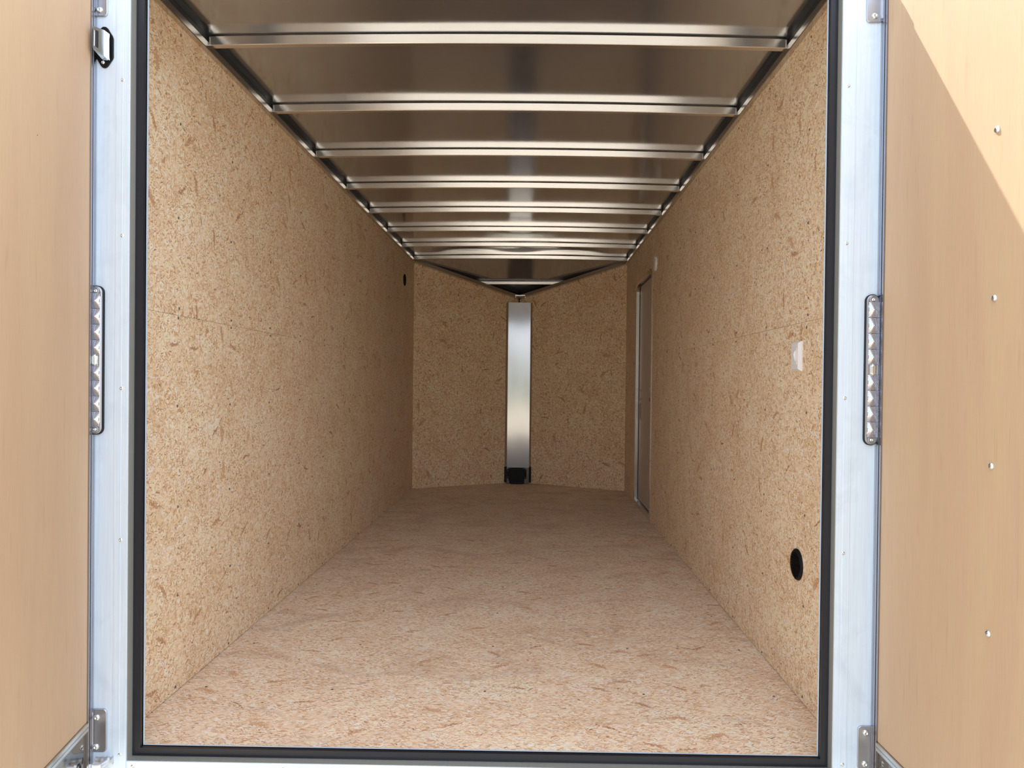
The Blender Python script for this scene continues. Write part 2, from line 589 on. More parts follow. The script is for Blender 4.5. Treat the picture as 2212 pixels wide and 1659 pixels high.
bm = new()
prism_z(bm, [(-HW - 0.012, -0.047), (HW + 0.012, -0.047), (HW + 0.012, LC + 0.01), (TIP.x, TIP.y + 0.02), (-HW - 0.012, LC + 0.01)], -0.02, 0.0)
planar_uv(bm, lambda c: (c.x, c.y), (3.1, 1.7))
floor = obj('floor', bm, M['osb_floor'], None, 'strand board floor of the trailer', 'floor', kind='structure')
for k in range(13):
    yy = 0.349 + 0.4075 * (k - 1) if k else -0.033
    for j, xx in enumerate((-0.93, -0.513, -0.005, 0.512, 0.93)):
        if k == 0 and j in (0, 4):
            continue
        if yy > LC and abs(xx) > 0.3:
            continue
        screw(floor, (xx + random.uniform(-.006, .006), yy + random.uniform(-.004, .004), -0.0016 if k < 5 else -0.0010), (0, 0, 1), None, 1.15 if k < 5 else 0.55)


# ------------------------------------------------------------------ walls
def board(bm, sx, y0, y1, z0, z1, offs):
    """one wall board on the side sx with rounded-off edges; UV in metres"""
    x0, x1 = (HW, HW + 0.012)
    tmp = new()
    box(tmp, sx * x0 if sx > 0 else -x1, sx * x1 if sx > 0 else -x0, y0, y1, z0, z1, 0.0005, 1)
    planar_uv(tmp, lambda c: (c.y, c.z), offs)
    me = bpy.data.meshes.new('t')
    tmp.to_mesh(me)
    tmp.free()
    bm.from_mesh(me)
    bpy.data.meshes.remove(me)


SEAM = 1.2188
G = 0.0004
JOINT = 2.338
for side, sx in (('left', -1), ('right', 1)):
    bm = new()
    o1, o2, o3, o4 = [(random.uniform(0, 20) + 10 * i, random.uniform(0, 20)) for i in range(4)]
    ys = -0.044
    if sx < 0:
        board(bm, sx, ys, JOINT - G, 0.002, SEAM - G, o1)
        board(bm, sx, ys, JOINT - G, SEAM + G, HB, o2)
        board(bm, sx, JOINT + G, LC, 0.002, SEAM - G, o3)
        board(bm, sx, JOINT + G, LC, SEAM + G, HB, o4)
    else:
        board(bm, sx, ys, JOINT - G, 0.002, SEAM - G, o1)
        board(bm, sx, ys, JOINT - G, SEAM + G, HB, o2)
        board(bm, sx, JOINT + G, 3.375, 0.002, SEAM - G, o3)
        board(bm, sx, JOINT + G, 3.375, SEAM + G, HB, o4)
        board(bm, sx, 3.375, 4.170, 1.86, HB, o4)
        board(bm, sx, 4.170, LC, 0.002, SEAM - G, o3)
        board(bm, sx, 4.170, LC, SEAM + G, HB, o4)
    w = obj('wall_' + side, bm, M['osb_wall'], None, 'strand board wall on the %s with the %s' % (('left side', 'far round vent') if sx < 0 else ('right side', 'narrow entry door')), 'wall', kind='structure')
    y_st = 0.3084 if sx < 0 else 0.3032
    for i in range(11):
        yy = y_st + 0.4064 * i
        if sx > 0 and 3.32 < yy < 4.22:
            continue
        for zz in (2.121, 1.833, 1.53, 1.237, 1.205, 0.922, 0.605, 0.308, 0.016):
            screw(w, (sx * HW, yy + random.uniform(-.006, .006), zz + random.uniform(-.006, .006)), (-sx, 0, 0))


def nose_wall(name, p, q, lab):
    """slanted front wall between two plan points; top edge follows the sloping roof"""
    bm = new()
    p, q = Vector((p[0], p[1], 0)), Vector((q[0], q[1], 0))
    d = (q - p)
    L = d.length
    d.normalize()
    n = Vector((d.y, -d.x, 0))
    if n.y > 0:
        n = -n
    back = -n * 0.012
    ztop = lambda s: HB + 0.012 + (1.866 - HB) * s
    uvl = bm.loops.layers.uv.verify()
    for (za, zb, top, off) in ((0.002, SEAM - G, False, (2.2, 5.5)), (SEAM + G, None, True, (7.7, 11.0))):
        rings = []
        for s in (0.0, 1.0):
            zt = ztop(s) if top else zb
            o = p + d * (L * s)
            rings.append([o + Vector((0, 0, za)), o + Vector((0, 0, zt)), o + back + Vector((0, 0, zt)), o + back + Vector((0, 0, za))])
        before = set(bm.faces)
        loft(bm, rings)
        for f in set(bm.faces) - before:
            for lp in f.loops:
                lp[uvl].uv = ((lp.vert.co - p).dot(d) + off[0] + p.x, lp.vert.co.z + off[1])
    return obj(name, bm, M['osb_nose'], None, lab, 'wall', kind='structure')


nose_wall('wall_front_left', (-HW, LC), (-0.0245, 5.3972), 'strand board front wall slanting to the nose, left half')
nose_wall('wall_front_right', (HW, LC), (-0.0145, 5.3973), 'strand board front wall slanting to the nose, right half')

# outer shell: closes the cavity behind rails and boards
bm = new()
box(bm, -HW - 0.075, -HW - 0.05, 0.0, LC + 0.03, -0.2, 2.23)
obj('wall_outer_left', bm, M['dark'], None, 'outer skin of the trailer behind the left wall', 'wall', kind='structure')
bm = new()
box(bm, HW + 0.05, HW + 0.075, 0.0, 3.35, -0.2, 2.23)
box(bm, HW + 0.05, HW + 0.075, 4.19, LC + 0.03, -0.2, 2.23)
box(bm, HW + 0.05, HW + 0.075, 3.35, 4.19, 1.9, 2.23)
box(bm, HW + 0.05, HW + 0.075, 3.35, 4.19, -0.2, -0.02)
obj('wall_outer_right', bm, M['dark'], None, 'outer skin of the trailer behind the right wall', 'wall', kind='structure')
bm = new()
for a, b in (((-HW - 0.075, LC), (TIP.x, TIP.y + 0.07)), ((TIP.x, TIP.y + 0.07), (HW + 0.075, LC))):
    loft(bm, [[(a[0], a[1], -0.2), (a[0], a[1], 2.23), (a[0], a[1] + 0.02, 2.23), (a[0], a[1] + 0.02, -0.2)],
              [(b[0], b[1], -0.2), (b[0], b[1], 2.23), (b[0], b[1] + 0.02, 2.23), (b[0], b[1] + 0.02, -0.2)]])
obj('wall_outer_front', bm, M['dark'], None, 'outer skin of the trailer behind the nose walls', 'wall', kind='structure')

# ------------------------------------------------------------------ ceiling
ARCH = 0.013


def arch(x):
    return ARCH * (1 - (x / HW) ** 2)


Y8 = BEAM_Y0 + 7 * BEAM_DY               # last full beam; the roof drops from here
SLOPE = 0.455


def roof_z(x, y):
    z = CEIL_Z + arch(x)
    if y > Y8 + 0.03:
        z -= (y - Y8 - 0.03) * SLOPE
    g = lambda cx, cy, sx, sy, a: a * math.exp(-((x - cx) / sx) ** 2 - ((y - cy) / sy) ** 2)
    # buckles of the thin sheet
    z += g(0.02, 3.02, 0.22, 0.10, -0.0022) + g(0.0, 3.72, 0.22, 0.14, -0.006) + g(-0.10, 4.30, 0.16, 0.07, -0.010) + g(0.12, 4.22, 0.35, 0.10, 0.008) + g(0.05, 3.15, 0.25, 0.12, -0.003)
    z += g(-0.45, 4.60, 0.22, 0.09, 0.009) + g(0.45, 4.62, 0.26, 0.09, 0.008) + g(0.0, 4.60, 0.2, 0.08, -0.004) + g(-0.8, 4.6, 0.15, 0.1, -0.004) + g(0.8, 4.6, 0.15, 0.1, -0.004)
    z += g(-0.5, 0.98, 0.35, 0.10, 0.002) + g(-0.35, 0.38, 0.3, 0.10, -0.001)
    return z


bm = new()
NX = 72
ys = [-0.02 + i * 0.035 for i in range(int((Y8 + 0.02) / 0.035))] + [Y8 + 0.005, Y8 + 0.03]
ys += [Y8 + 0.03 + (TIP.y + 0.03 - Y8 - 0.03) * i / 20 for i in range(1, 21)]
grid = []
for y in ys:
    row = []
    hwid = HW + 0.045
    if y > LC:
        hwid = (HW + 0.045) * max(0.02, (TIP.y + 0.06 - y) / (TIP.y + 0.06 - LC))
    for i in range(NX + 1):
        x = -hwid + 2 * hwid * i / NX
        row.append(bm.verts.new((x, y, roof_z(x, y))))
    grid.append(row)
for a, b in zip(grid[:-1], grid[1:]):
    for i in range(NX):
        bm.faces.new((a[i], b[i], b[i + 1], a[i + 1]))
obj('ceiling', bm, M['roof_skin'], None, 'shiny bare aluminium roof sheet above the beams', 'ceiling', kind='structure', smooth=True)
bm = new()
box(bm, -HW - 0.075, HW + 0.075, 0.032, LC, 2.2265, 2.242)
prism_z(bm, [(-HW - 0.075, LC), (HW + 0.075, LC), (TIP.x, TIP.y + 0.09)], 2.2265, 2.242)
obj('ceiling_outer', bm, M['outer'], None, 'outer roof of the trailer above the ceiling sheet', 'roof', kind='structure')

# side rails under the roof
bm = new()
RW, RH = 0.020, 0.0235


def rail(name, p, q, inward, lab, lift=0.0):
    bm = new()
    p, q = Vector(p), Vector(q)
    inn = Vector(inward)
    rings = []
    up = Vector((0, 0, 1))
    for o in (p, q):
        rings.append([o - inn * 0.012, o + inn * (RW - 0.002), o + inn * RW + up * 0.002, o + inn * RW + up * RH, o + inn * (RW - 0.010) + up * RH,
                      o + inn * (RW - 0.012) + up * 0.0500, o - inn * 0.012 + up * 0.0500])
    loft(bm, rings)
    return obj(name, bm, M['alu_rail'], None, lab, 'trim', kind='structure')


r1 = rail('trim_1', (-HW, -0.04, HB), (-HW, LC, HB), (1, 0, 0), 'aluminium roof rail along the top of the left wall')
r2 = rail('trim_2', (HW, -0.04, HB), (HW, LC, HB), (-1, 0, 0), 'aluminium roof rail along the top of the right wall')
for par, sx in ((r1, -1), (r2, 1)):  # dark strips added above the rails so the roof edge reads shaded
    bm = new()
    xs = sorted((sx * (HW - 0.0075), sx * (HW - 0.0105)))
    box(bm, xs[0], xs[1], -0.02, LC - 0.01, HB + RH, HB + 0.0505)
    obj('shade_strip', bm, M['shading'], par, label='dark strip added above the rail for the shaded roof edge')


def vrail(name, p, q, lab):
    """sloping rail on a nose wall, under the dropping roof"""
    p, q = Vector(p), Vector(q)
    d = (q - p)
    n = Vector((d.y, -d.x, 0)).normalized()
    if n.y > 0:
        n = -n
    bm = new()
    rings = []
    for o in (p, q):
        rings.append([o - n * 0.012, o + n * 0.042, o + n * 0.044 + Vector((0, 0, 0.002)), o + n * 0.044 + Vector((0, 0, 0.036)), o - n * 0.012 + Vector((0, 0, 0.036))])
    loft(bm, rings)
    return obj(name, bm, M['alu_rail'], None, lab, 'trim', kind='structure')


vrail('trim_3', (-HW, LC, HB - 0.002), (TIP.x, TIP.y - 0.02, 1.866), 'aluminium rail sloping along the left nose wall top')
vrail('trim_4', (HW, LC, HB - 0.002), (TIP.x, TIP.y - 0.02, 1.866), 'aluminium rail sloping along the right nose wall top')

# ------------------------------------------------------------------ roof beams
ORD = ['nearest the rear opening', 'second from the rear opening', 'third from the rear opening', 'fourth from the rear opening', 'fifth from the rear opening',
       'sixth from the rear opening', 'seventh from the rear, below the buckled sheet', 'farthest full one where the roof drops']


def beam_mesh(x0, x1, y, zf, h=0.0325, d=0.026, drop=0.0):
    bm = new()
    rings = []
    n = 24
    r = 0.002
    for i in range(n + 1):
        x = x0 + (x1 - x0) * i / n
        z = zf(x)
        pts = [(x, y + r, z), (x, y + d - r, z), (x, y + d, z + r), (x, y + d, z + h - r), (x, y + d - r, z + h), (x, y + r, z + h), (x, y, z + h - r), (x, y, z + r)]
        rings.append(pts)
    loft(bm, rings)
    return bm


XE = HW - RW + 0.0005
for k in range(8):
    y = BEAM_Y0 + BEAM_DY * k
    root = empty('roof_beam', (0, y, BEAM_Z), 'square aluminium roof beam across the ceiling, ' + ORD[k], 'beam', 'square roof beams under the ceiling', 'thing')
    obj('tube', beam_mesh(-XE + 0.001, XE - 0.001, y, lambda x: BEAM_Z + arch(x)), M['alu_beam'], root, smooth=True)
    for s in (-1, 1):
        bm = new()
        for j in range(5):
            lathe(bm, (s * (XE - 0.003), y - 0.0005, BEAM_Z + 0.006 + 0.0048 * j), (0, -1, 0), [(0, 0.0018), (0.0024, 0.0012), (0.0034, 0.0), (0, -0.001)], 8)
        obj('weld_bead', bm, M['weld'], root, smooth=True)
root = empty('roof_beam', (0.01, 5.16, 1.99), 'short aluminium beam across the sloping nose of the roof', 'beam', None, 'thing')
z9 = lambda x: 1.9935 + x * 0.006
obj('tube', beam_mesh(-0.4427, 0.4571, 5.16, z9, 0.030), M['alu_beam'], root, smooth=True)
for s in (-0.4427, 0.4571):
    bm = new()
    lathe(bm, (s, 5.158, 2.0), (0, -1, 0), [(0, 0.003), (0.006, 0.002), (0.009, 0.0), (0, -0.002)], 10)
    obj('weld_bead', bm, M['weld'], root, smooth=True)

# small bracket in the roof tip
root = empty('tip_bracket', (-0.005, 5.30, 1.90), 'small steel angle bracket under the tip of the roof nose', 'bracket')
bm = new()
box(bm, -0.056, 0.046, 5.300, 5.303, 1.896, 1.906)
box(bm, -0.056, 0.046, 5.303, 5.345, 1.903, 1.906)
obj('angle', bm, M['alu_rail'], root)
for s in (-0.056, 0.042):
    bm = new()
    box(bm, s, s + 0.004, 5.2995, 5.345, 1.880, 1.8962)
    obj('tab', bm, M['alu_rail'], root)

# ------------------------------------------------------------------ polished corner strip and its black box
root = empty('corner_cover', (-0.010, 5.33, 0.0), 'polished aluminium strip covering the front corner of the nose', 'corner strip')
bm = new()
NS, NZ = 8, 40
zz0, zz1 = 0.160, 1.832
rings = []
for j in range(NZ + 1):
    z = zz0 + (zz1 - zz0) * j / NZ
    front = []
    for i in range(NS + 1):
        t = i / NS
        x = -0.1255 + (0.0994 + 0.1255) * t
        front.append((x, 5.3175 + 0.0016 * math.sin(z * 3.1 + t * 1.4) * math.sin(math.pi * t) + 0.0008 * math.sin(z * 7.0), z))
    rings.append(front + [(x, 5.3212, z) for x, y, z in reversed(front)])
loft(bm, rings)
obj('strip', bm, M['mirror_strip'], root, smooth=True)
for xa, xb in ((-0.1265, -0.1490), (0.1004, 0.1205)):
    bm = new()
    loft(bm, [[(xa, 5.3185, z), (xb, 5.3290, z), (xb, 5.3330, z), (xa, 5.3240, z)] for z in (0.150, 1.830)])
    obj('side_flange', bm, M['alu_rail'], root)
    bm = new()
    x0, x1 = min(xa, xb), max(xa, xb)
    box(bm, x0 - 0.002, x1 + 0.001, 5.312, 5.334, 0.012, 0.170, 0.002)
    obj('end_cap', bm, M['black_plastic'], root, label='black plastic end cap')
bm = new()
box(bm, -0.1255, 0.0994, 5.322, 5.326, 0.0, 0.161)
obj('backing_plate', bm, M['kick'], root)

root = empty('junction_box', (-0.02, 5.30, 0.0), 'black plastic wiring box on the floor below the polished corner strip', 'junction box')


def rounded(cx, cz, w, h, r, n=6):
    pts = []
    for qx, qz, a0 in ((1, -1, -90), (1, 1, 0), (-1, 1, 90), (-1, -1, 180)):
        for i in range(n + 1):
            a = R(a0 + 90 * i / n)
            pts.append((cx + qx * (w / 2 - r) + r * math.cos(a), cz + qz * (h / 2 - r) + r * math.sin(a)))
    return pts


def plate_y(bm, pts, y0, y1, bev=0.0):
    """extrude an x,z outline from y0 (front) to y1 (back) with a small front bevel"""
    cx = sum(p[0] for p in pts) / len(pts)
    cz = sum(p[1] for p in pts) / len(pts)
    rings = []
    if bev:
        sh = []
        for i, (x, z) in enumerate(pts):
            px, pz = pts[i - 1]
            nx, nz = pts[(i + 1) % len(pts)]
            tx, tz = nx - px, nz - pz
            l = math.hypot(tx, tz) or 1
            sh.append((x - tz / l * bev, z + tx / l * bev))
        rings = [[(x, y0, z) for x, z in sh], [(x, y0 + bev, z) for x, z in pts]]
    else:
        rings = [[(x, y0, z) for x, z in pts]]
    rings.append([(x, y1, z) for x, z in pts])
    loft(bm, rings)


bm = new()
plate_y(bm, rounded(-0.0255, 0.094, 0.160, 0.120, 0.012), 5.262, 5.314, 0.004)
plate_y(bm, rounded(-0.0225, 0.029, 0.150, 0.054, 0.018), 5.266, 5.314, 0.004)
obj('body', bm, M['black_plastic'], root, smooth=True)
bm = new()
plate_y(bm, rounded(-0.0255, 0.148, 0.172, 0.012, 0.005), 5.256, 5.314, 0.002)
obj('lid', bm, M['black_plastic'], root, smooth=True)
for sx_ in (-0.113, 0.063):
    bm = new()
    plate_y(bm, rounded(sx_, 0.096, 0.022, 0.094, 0.008), 5.306, 5.314, 0.001)
    ear = obj('mounting_ear', bm, M['black_plastic'], root)
    for z in (0.062, 0.130):
        screw(ear, (sx_, 5.306, z), (0, -1, 0), M['zinc'], 0.9)

# ------------------------------------------------------------------ rear door frame
FX0, FX1 = -0.9457, 0.9440           # clear opening between the posts
FL, FR = -1.075, 1.075               # outer edges
ZT, ZB = 2.108, -0.016
frame = empty('trim_5', (0, YF, -0.016), 'bright aluminium frame around the open rear of the trailer', 'door frame', kind='structure')
for s, a, b in ((-1, FL, FX0), (1, FX1, FR)):
    bm = new()
    box(bm, a, b, YF, -0.0475, -0.20, 2.113, 0.0015)
    inner = b if s < 0 else a
    # slightly proud inner band and a drawn line
    st = 0.0365
    x0, x1 = (inner - st, inner - 0.0004) if s < 0 else (inner + 0.0004, inner + st)
    box(bm, x0, x1, YF - 0.0012, YF + 0.004, -0.2, 2.113, 0.0004, 1)
    xm = inner - s * -0.0 + (-0.0185 if s < 0 else 0.0185)
    box(bm, xm - 0.0004, xm + 0.0004, YF - 0.0018, YF, -0.2, 2.113)
    obj('post', bm, M['alu_post'], frame)
bm = new()
box(bm, FX0, FX1, YF, -0.022, -0.20, ZB, 0.0015)
obj('sill', bm, M['alu_post'], frame)
bm = new()
loft(bm, [[(x, -0.058, ZT), (x, -0.058, 2.1125), (x, 0.0145, 2.22), (x, 0.06, 2.22), (x, 0.06, 2.185), (x, -0.046, ZT)] for x in (FL, FR)])
obj('header', bm, M['alu_post'], frame)
# inner stop that carries the seal, its bright lip
SY0, SY1 = -0.066, -0.0465
bm = new()
IL, IR, IB, IT = -0.9205, 0.9215, 0.0085, 2.100


def ring_xz(bm, o, i, y0, y1):
    """rectangular ring between outer and inner (x0,x1,z0,z1)"""
    P = lambda r, y: [(r[0], y, r[2]), (r[1], y, r[2]), (r[1], y, r[3]), (r[0], y, r[3])]
    vo0, vo1, vi0, vi1 = [[bm.verts.new(p) for p in P(r, y)] for r, y in ((o, y0), (o, y1), (i, y0), (i, y1))]
    for k in range(4):
        j = (k + 1) % 4
        bm.faces.new((vo0[k], vo0[j], vi0[j], vi0[k]))
        bm.faces.new((vo1[k], vi1[k], vi1[j], vo1[j]))
        bm.faces.new((vi0[k], vi0[j], vi1[j], vi1[k]))
        bm.faces.new((vo0[k], vo1[k], vo1[j], vo0[j]))
    bmesh.ops.recalc_face_normals(bm, faces=bm.faces[:])


ring_xz(bm, (FX0, FX1, ZB, ZT), (IL + 0.0022, IR - 0.0022, IB + 0.0012, IT), SY1 - 0.004, SY1)
obj('stop_lip', bm, M['alu_post'], frame)
# grey reveal lining the opening
bm = new()
ring_xz(bm, (FX0 - 0.0004, FX1 + 0.0004, ZB - 0.0004, ZT), (FX0 + 0.0012, FX1 - 0.0012, ZB + 0.0008, ZT - 0.001), YF + 0.002, SY0 + 0.006)
obj('reveal', bm, M['jamb'], frame)
bm = new()
o_, i_ = (FX0 + 0.0013, FX1 - 0.0013, ZB + 0.0009, ZT - 0.0012), (FX0 + 0.0075, FX1 - 0.0075, ZB + 0.0085, ZT - 0.006)
ring_xz(bm, o_, i_, SY0 + 0.004, SY1 - 0.0045)
ring_xz(bm, (i_[0] + .0012, i_[1] - .0012, i_[2] + .0012, i_[3] - .0012), (IL, IR, IB, IT), SY0, SY1 - 0.0045)
ring_xz(bm, o_, (IL, IR, IB, IT), SY0 + 0.010, SY1 - 0.0045)
obj('rubber_seal', bm, M['rubber'], frame, label='black rubber door seal')
for (x, z) in ((-0.9641, 1.8089), (-0.9641, 1.3947), (-0.9631, 0.9864), (-0.9632, 0.5802), (-0.9624, 0.0013), (0.9595, 1.8037), (0.9607, 1.3897), (0.9618, 0.9815), (0.9641, 0.5705), (0.9698, 0.0086),
               (-0.9283, -0.0306), (-0.52, -0.0306), (-0.01, -0.0306), (0.5, -0.0306), (0.92, -0.0306)):
    yy = YF - (0.0012 if abs(x) > 0.95 else 0.0)
    screw(frame, (x, yy, z), (0, -1, 0), M['zinc'], 1.0, 'rivet', RIVET)
# weld run and threaded stud low on the one post
bm = new()
random.seed(2)
prev = None
rings = []
for i in range(15):
    t = i / 14
    x = -0.978 - 0.045 * t
    r = 0.0085 + random.uniform(-0.0016, 0.0016)
    rings.append([(x, YF - 0.004 - r * 0.9 * math.sin(a) , -0.0125 + r * math.cos(a)) for a in [2 * math.pi * q / 10 for q in range(10)]])
loft(bm, rings)
obj('weld_bead', bm, M['weld'], frame, smooth=True)
bm = new()
rod(bm, (-0.994, -0.122, -0.0130), (-1.0245, -0.131, -0.0130), 0.0066)
rod(bm, (-0.988, -0.092, -0.0128), (-0.995, -0.123, -0.0130), 0.0064)
obj('threaded_stud', bm, M['thread'], frame, smooth=True)
bm = new()
lathe(bm, (-1.0125, -0.1275, -0.0130), (-1, -0.29, 0), [(0, 0), (0.0115, 0), (0.0125, 0.001), (0.0125, 0.008), (0.0115, 0.009), (0, 0.009)], 6)
obj('nut', bm, M['zinc'], frame)


# ------------------------------------------------------------------ strip lamps on the posts
def stadium(cx, cz, w, h, n=14):
    r = w / 2
    pts = [(cx + r * math.cos(R(180 * i / n)), cz + h / 2 - r + r * math.sin(R(180 * i / n))) for i in range(n + 1)]
    pts += [(cx + r * math.cos(R(180 + 180 * i / n)), cz - h / 2 + r + r * math.sin(R(180 + 180 * i / n))) for i in range(n + 1)]
    return pts


_led = None


def led_mesh():
    global _led
    if _led:
        return _led
    bm = new()
    W, H = 0.0285, 0.0412
    P = 0.0034
    radii = [(0.0, 0.0014), (0.0022, 0.0008), (0.0033, 0.0)]
    k = 1
    while P * k < 0.026:
        radii += [(P * k + 0.0001, 0.0011), (P * (k + 1) - 0.0001, 0.0)]
        k += 1
    rows = []
    NA = 64
    for r, st in radii:
        row = []
        for i in range(NA):
            a = 2 * math.pi * (i + 0.5) / NA
            lim = min(W / 2 / max(1e-6, abs(math.cos(a))), H / 2 / max(1e-6, abs(math.sin(a))))
            q = min(r, lim)
            if r > 0.0 or not row:
                row.append((bm.verts.new((q * math.cos(a), -(0.0042 * math.cos(min(1.0, q / 0.024) * 1.4) + st), q * math.sin(a))), r >= lim))
            else:
                row.append(row[0])
        rows.append(row)
    for ra, rb in zip(rows[:-1], rows[1:]):
        for i in range(NA):
            j = (i + 1) % NA
            vs = [ra[i], ra[j], rb[j], rb[i]]
            if ra[i][1] and ra[j][1]:
                continue
            uniq = []
            for v, _ in vs:
                if v not in uniq:
                    uniq.append(v)
            if len(uniq) >= 3:
                bm.faces.new(uniq)
    for v in [v for v in bm.verts if not v.link_faces]:
        bm.verts.remove(v)
    bmesh.ops.recalc_face_normals(bm, faces=bm.faces[:])
    me = bpy.data.meshes.new('led_lens')
    bm.to_mesh(me)
    bm.free()
    me.materials.append(M['lens'])
    _led = me
    return me


def strip_lamp(cx, cz, label):
    root = empty('strip_lamp', (cx, YF, cz), label, 'lamp', 'clear strip lamps on the rear posts')
    bm = new()
    plate_y(bm, stadium(cx, cz, 0.0362, 0.398), YF - 0.009, YF, 0.001)
    obj('gasket', bm, M['black_plastic'], root, smooth=True)
    bm = new()
    plate_y(bm, stadium(cx, cz, 0.0330, 0.394), YF - 0.013, YF - 0.002, 0.003)
    body = obj('housing', bm, M['lens_body'], root, smooth=True)
    bm = new()
    plate_y(bm, rounded(cx, cz, 0.0298, 0.350, 0.012), YF - 0.0152, YF - 0.010, 0.0015)
    obj('lens_base', bm, M['lens'], root, smooth=True)
    for z in [0.022 + 0.0414 * (i + 0.27) for i in range(4)] + [-0.022 - 0.0414 * (i + 0.27) for i in range(4)]:
        o = bpy.data.objects.new('led_lens', led_mesh())
        link(o, root)
        o.location = (0, -0.0150, z)
    bm = new()
    plate_y(bm, stadium(cx, cz, 0.0135, 0.029), YF - 0.0215, YF - 0.014, 0.003)
    obj('reflector', bm, M['zinc'], root, smooth=True)
    for s in (-1, 1):
        bm = new()
        lathe(bm, (cx, YF - 0.0125, cz + s * 0.184), (0, -1, 0), [(0.0105, 0), (0.0105, 0.0025), (0.0090, 0.0034), (0.0078, 0.0016), (0.0078, 0.0)], 20)
        obj('screw_boss', bm, M['lens_body'], root, smooth=True)
        screw(root, (cx, YF - 0.0125, cz + s * 0.184), (0, -1, 0), M['zinc'], 1.1, 'lamp_screw', RIVET)
    return root


strip_lamp(-1.0275, 1.0610, 'long clear strip lamp on the left rear post below the keeper')
strip_lamp(1.0290, 1.0567, 'long clear strip lamp on the right rear post')


# ------------------------------------------------------------------ hinges
def hinge(cx, cz, w, h, bolts, outer, label):
    root = empty('hinge', (cx, YF, cz), label, 'hinge', 'door hinge plates on the rear posts')
    bm = new()
    plate_y(bm, rounded(cx, cz, w, h, 0.010), YF - 0.0055, YF, 0.0012)
    obj('leaf', bm, M['hinge'], root, smooth=True)
    bm = new()
    xk = cx + outer * (w / 2 - 0.004)
    loft(bm, [[(xk - outer * 0.004, YF - 0.005, z), (xk + outer * 0.003, YF - 0.016, z), (xk + outer * 0.006, YF - 0.015, z), (xk + outer * 0.006, YF - 0.002, z), (xk, YF - 0.002, z)] for z in (cz - h / 2 + 0.008, cz + h / 2 - 0.008)])
    obj('knuckle', bm, M['hinge'], root)
    for bx, bz in bolts:
        screw(root, (bx, YF - 0.0055, bz), (0, -1, 0), M['zinc'], 1.0, 'bolt', BOLT)


hinge(-1.0180, 0.0673, 0.043, 0.1165, [(-1.0219, 0.1029), (-1.0240, 0.0240)], -1, 'lower hinge plate with two bolts on the left post')
hinge(1.0298, 0.0550, 0.043, 0.1165, [(1.0285, 0.0960), (1.0273, 0.0133)], 1, 'lower hinge plate with two bolts on the right post')
hinge(-1.0265, 2.0350, 0.043, 0.118, [(-1.0249, 1.9918), (-1.0249, 2.074)], -1, 'upper hinge plate on the left post above the keeper')
hinge(1.0253, 2.0280, 0.043, 0.118, [(1.0247, 1.9849), (1.0247, 2.067)], 1, 'upper hinge plate on the right post')

# ------------------------------------------------------------------ door keeper
root = empty('door_keeper', (-1.0151, YF, 1.89), 'zinc door keeper on a black base plate, upper left post', 'keeper')
bm = new()
plate_y(bm, [(-1.0394, 1.8729), (-1.0224, 1.8453), (-1.0184, 1.8412), (-1.0126, 1.8397), (-1.0072, 1.8414), (-1.0034, 1.8448), (-0.9909, 1.8631), (-0.9892, 1.868), (-0.9892, 1.9172), (-0.9914, 1.9241), (-1.0044, 1.9448), (-1.0094, 1.9486), (-1.0174, 1.949), (-1.0394, 1.932)], YF - 0.004, YF, 0.001)
obj('base_plate', bm, M['black_plastic'], root)
bm = new()
A, B_, C_, D_, E_, F_ = (-1.0175, -0.134, 1.9295), (-1.0060, -0.104, 1.9335), (-0.9950, -0.100, 1.9257), (-0.9946, -0.100, 1.8560), (-1.0059, -0.104, 1.8651), (-1.0180, -0.134, 1.8735)
T = Vector((0.0, -0.003, 0.0))


def slab(bm, pts, off):
    a = [bm.verts.new(p) for p in pts]
    b = [bm.verts.new(Vector(p) + off) for p in pts]
    bm.faces.new(b)
    bm.faces.new(list(reversed(a)))
    n = len(pts)
    for i in range(n):
        j = (i + 1) % n
        bm.faces.new((a[i], a[j], b[j], b[i]))
    bmesh.ops.recalc_face_normals(bm, faces=bm.faces[:])


slab(bm, [B_, C_, D_, E_], T)
lerp = lambda p, q, t: Vector(p) * (1 - t) + Vector(q) * t
tp = lambda t: lerp(A, B_, t)
bt = lambda t: lerp(F_, E_, t)
pt = lambda u, v: tp(u) * (1 - v) + bt(u) * v
for (ua, ub, va, vb) in ((0, 1, 0, 0.14), (0, 1, 0.86, 1), (0, 0.13, 0.14, 0.86), (0.50, 1, 0.14, 0.86)):
    slab(bm, [pt(ua, va), pt(ub, va), pt(ub, vb), pt(ua, vb)], T)
obj('bracket', bm, M['zinc'], root)
bm = new()
slab(bm, [pt(0.13, 0.14), pt(0.50, 0.14), pt(0.50, 0.86), pt(0.13, 0.86)], Vector((0, 0.003, 0)))
obj('slot_shade', bm, M['recess'], root)  # dark sheet filling the open slot, its shade put in as colour
bm = new()
slab(bm, [F_, E_, Vector(E_) + Vector((0.004, 0.008, -0.004)), Vector(F_) + Vector((0.004, 0.036, -0.012))], Vector((0, 0.0, -0.003)))
obj('gusset', bm, M['zinc'], root)
screw(root, (-1.0166, YF - 0.004, 1.8542), (0, -1, 0), M['zinc'], 1.0, 'rivet', RIVET)


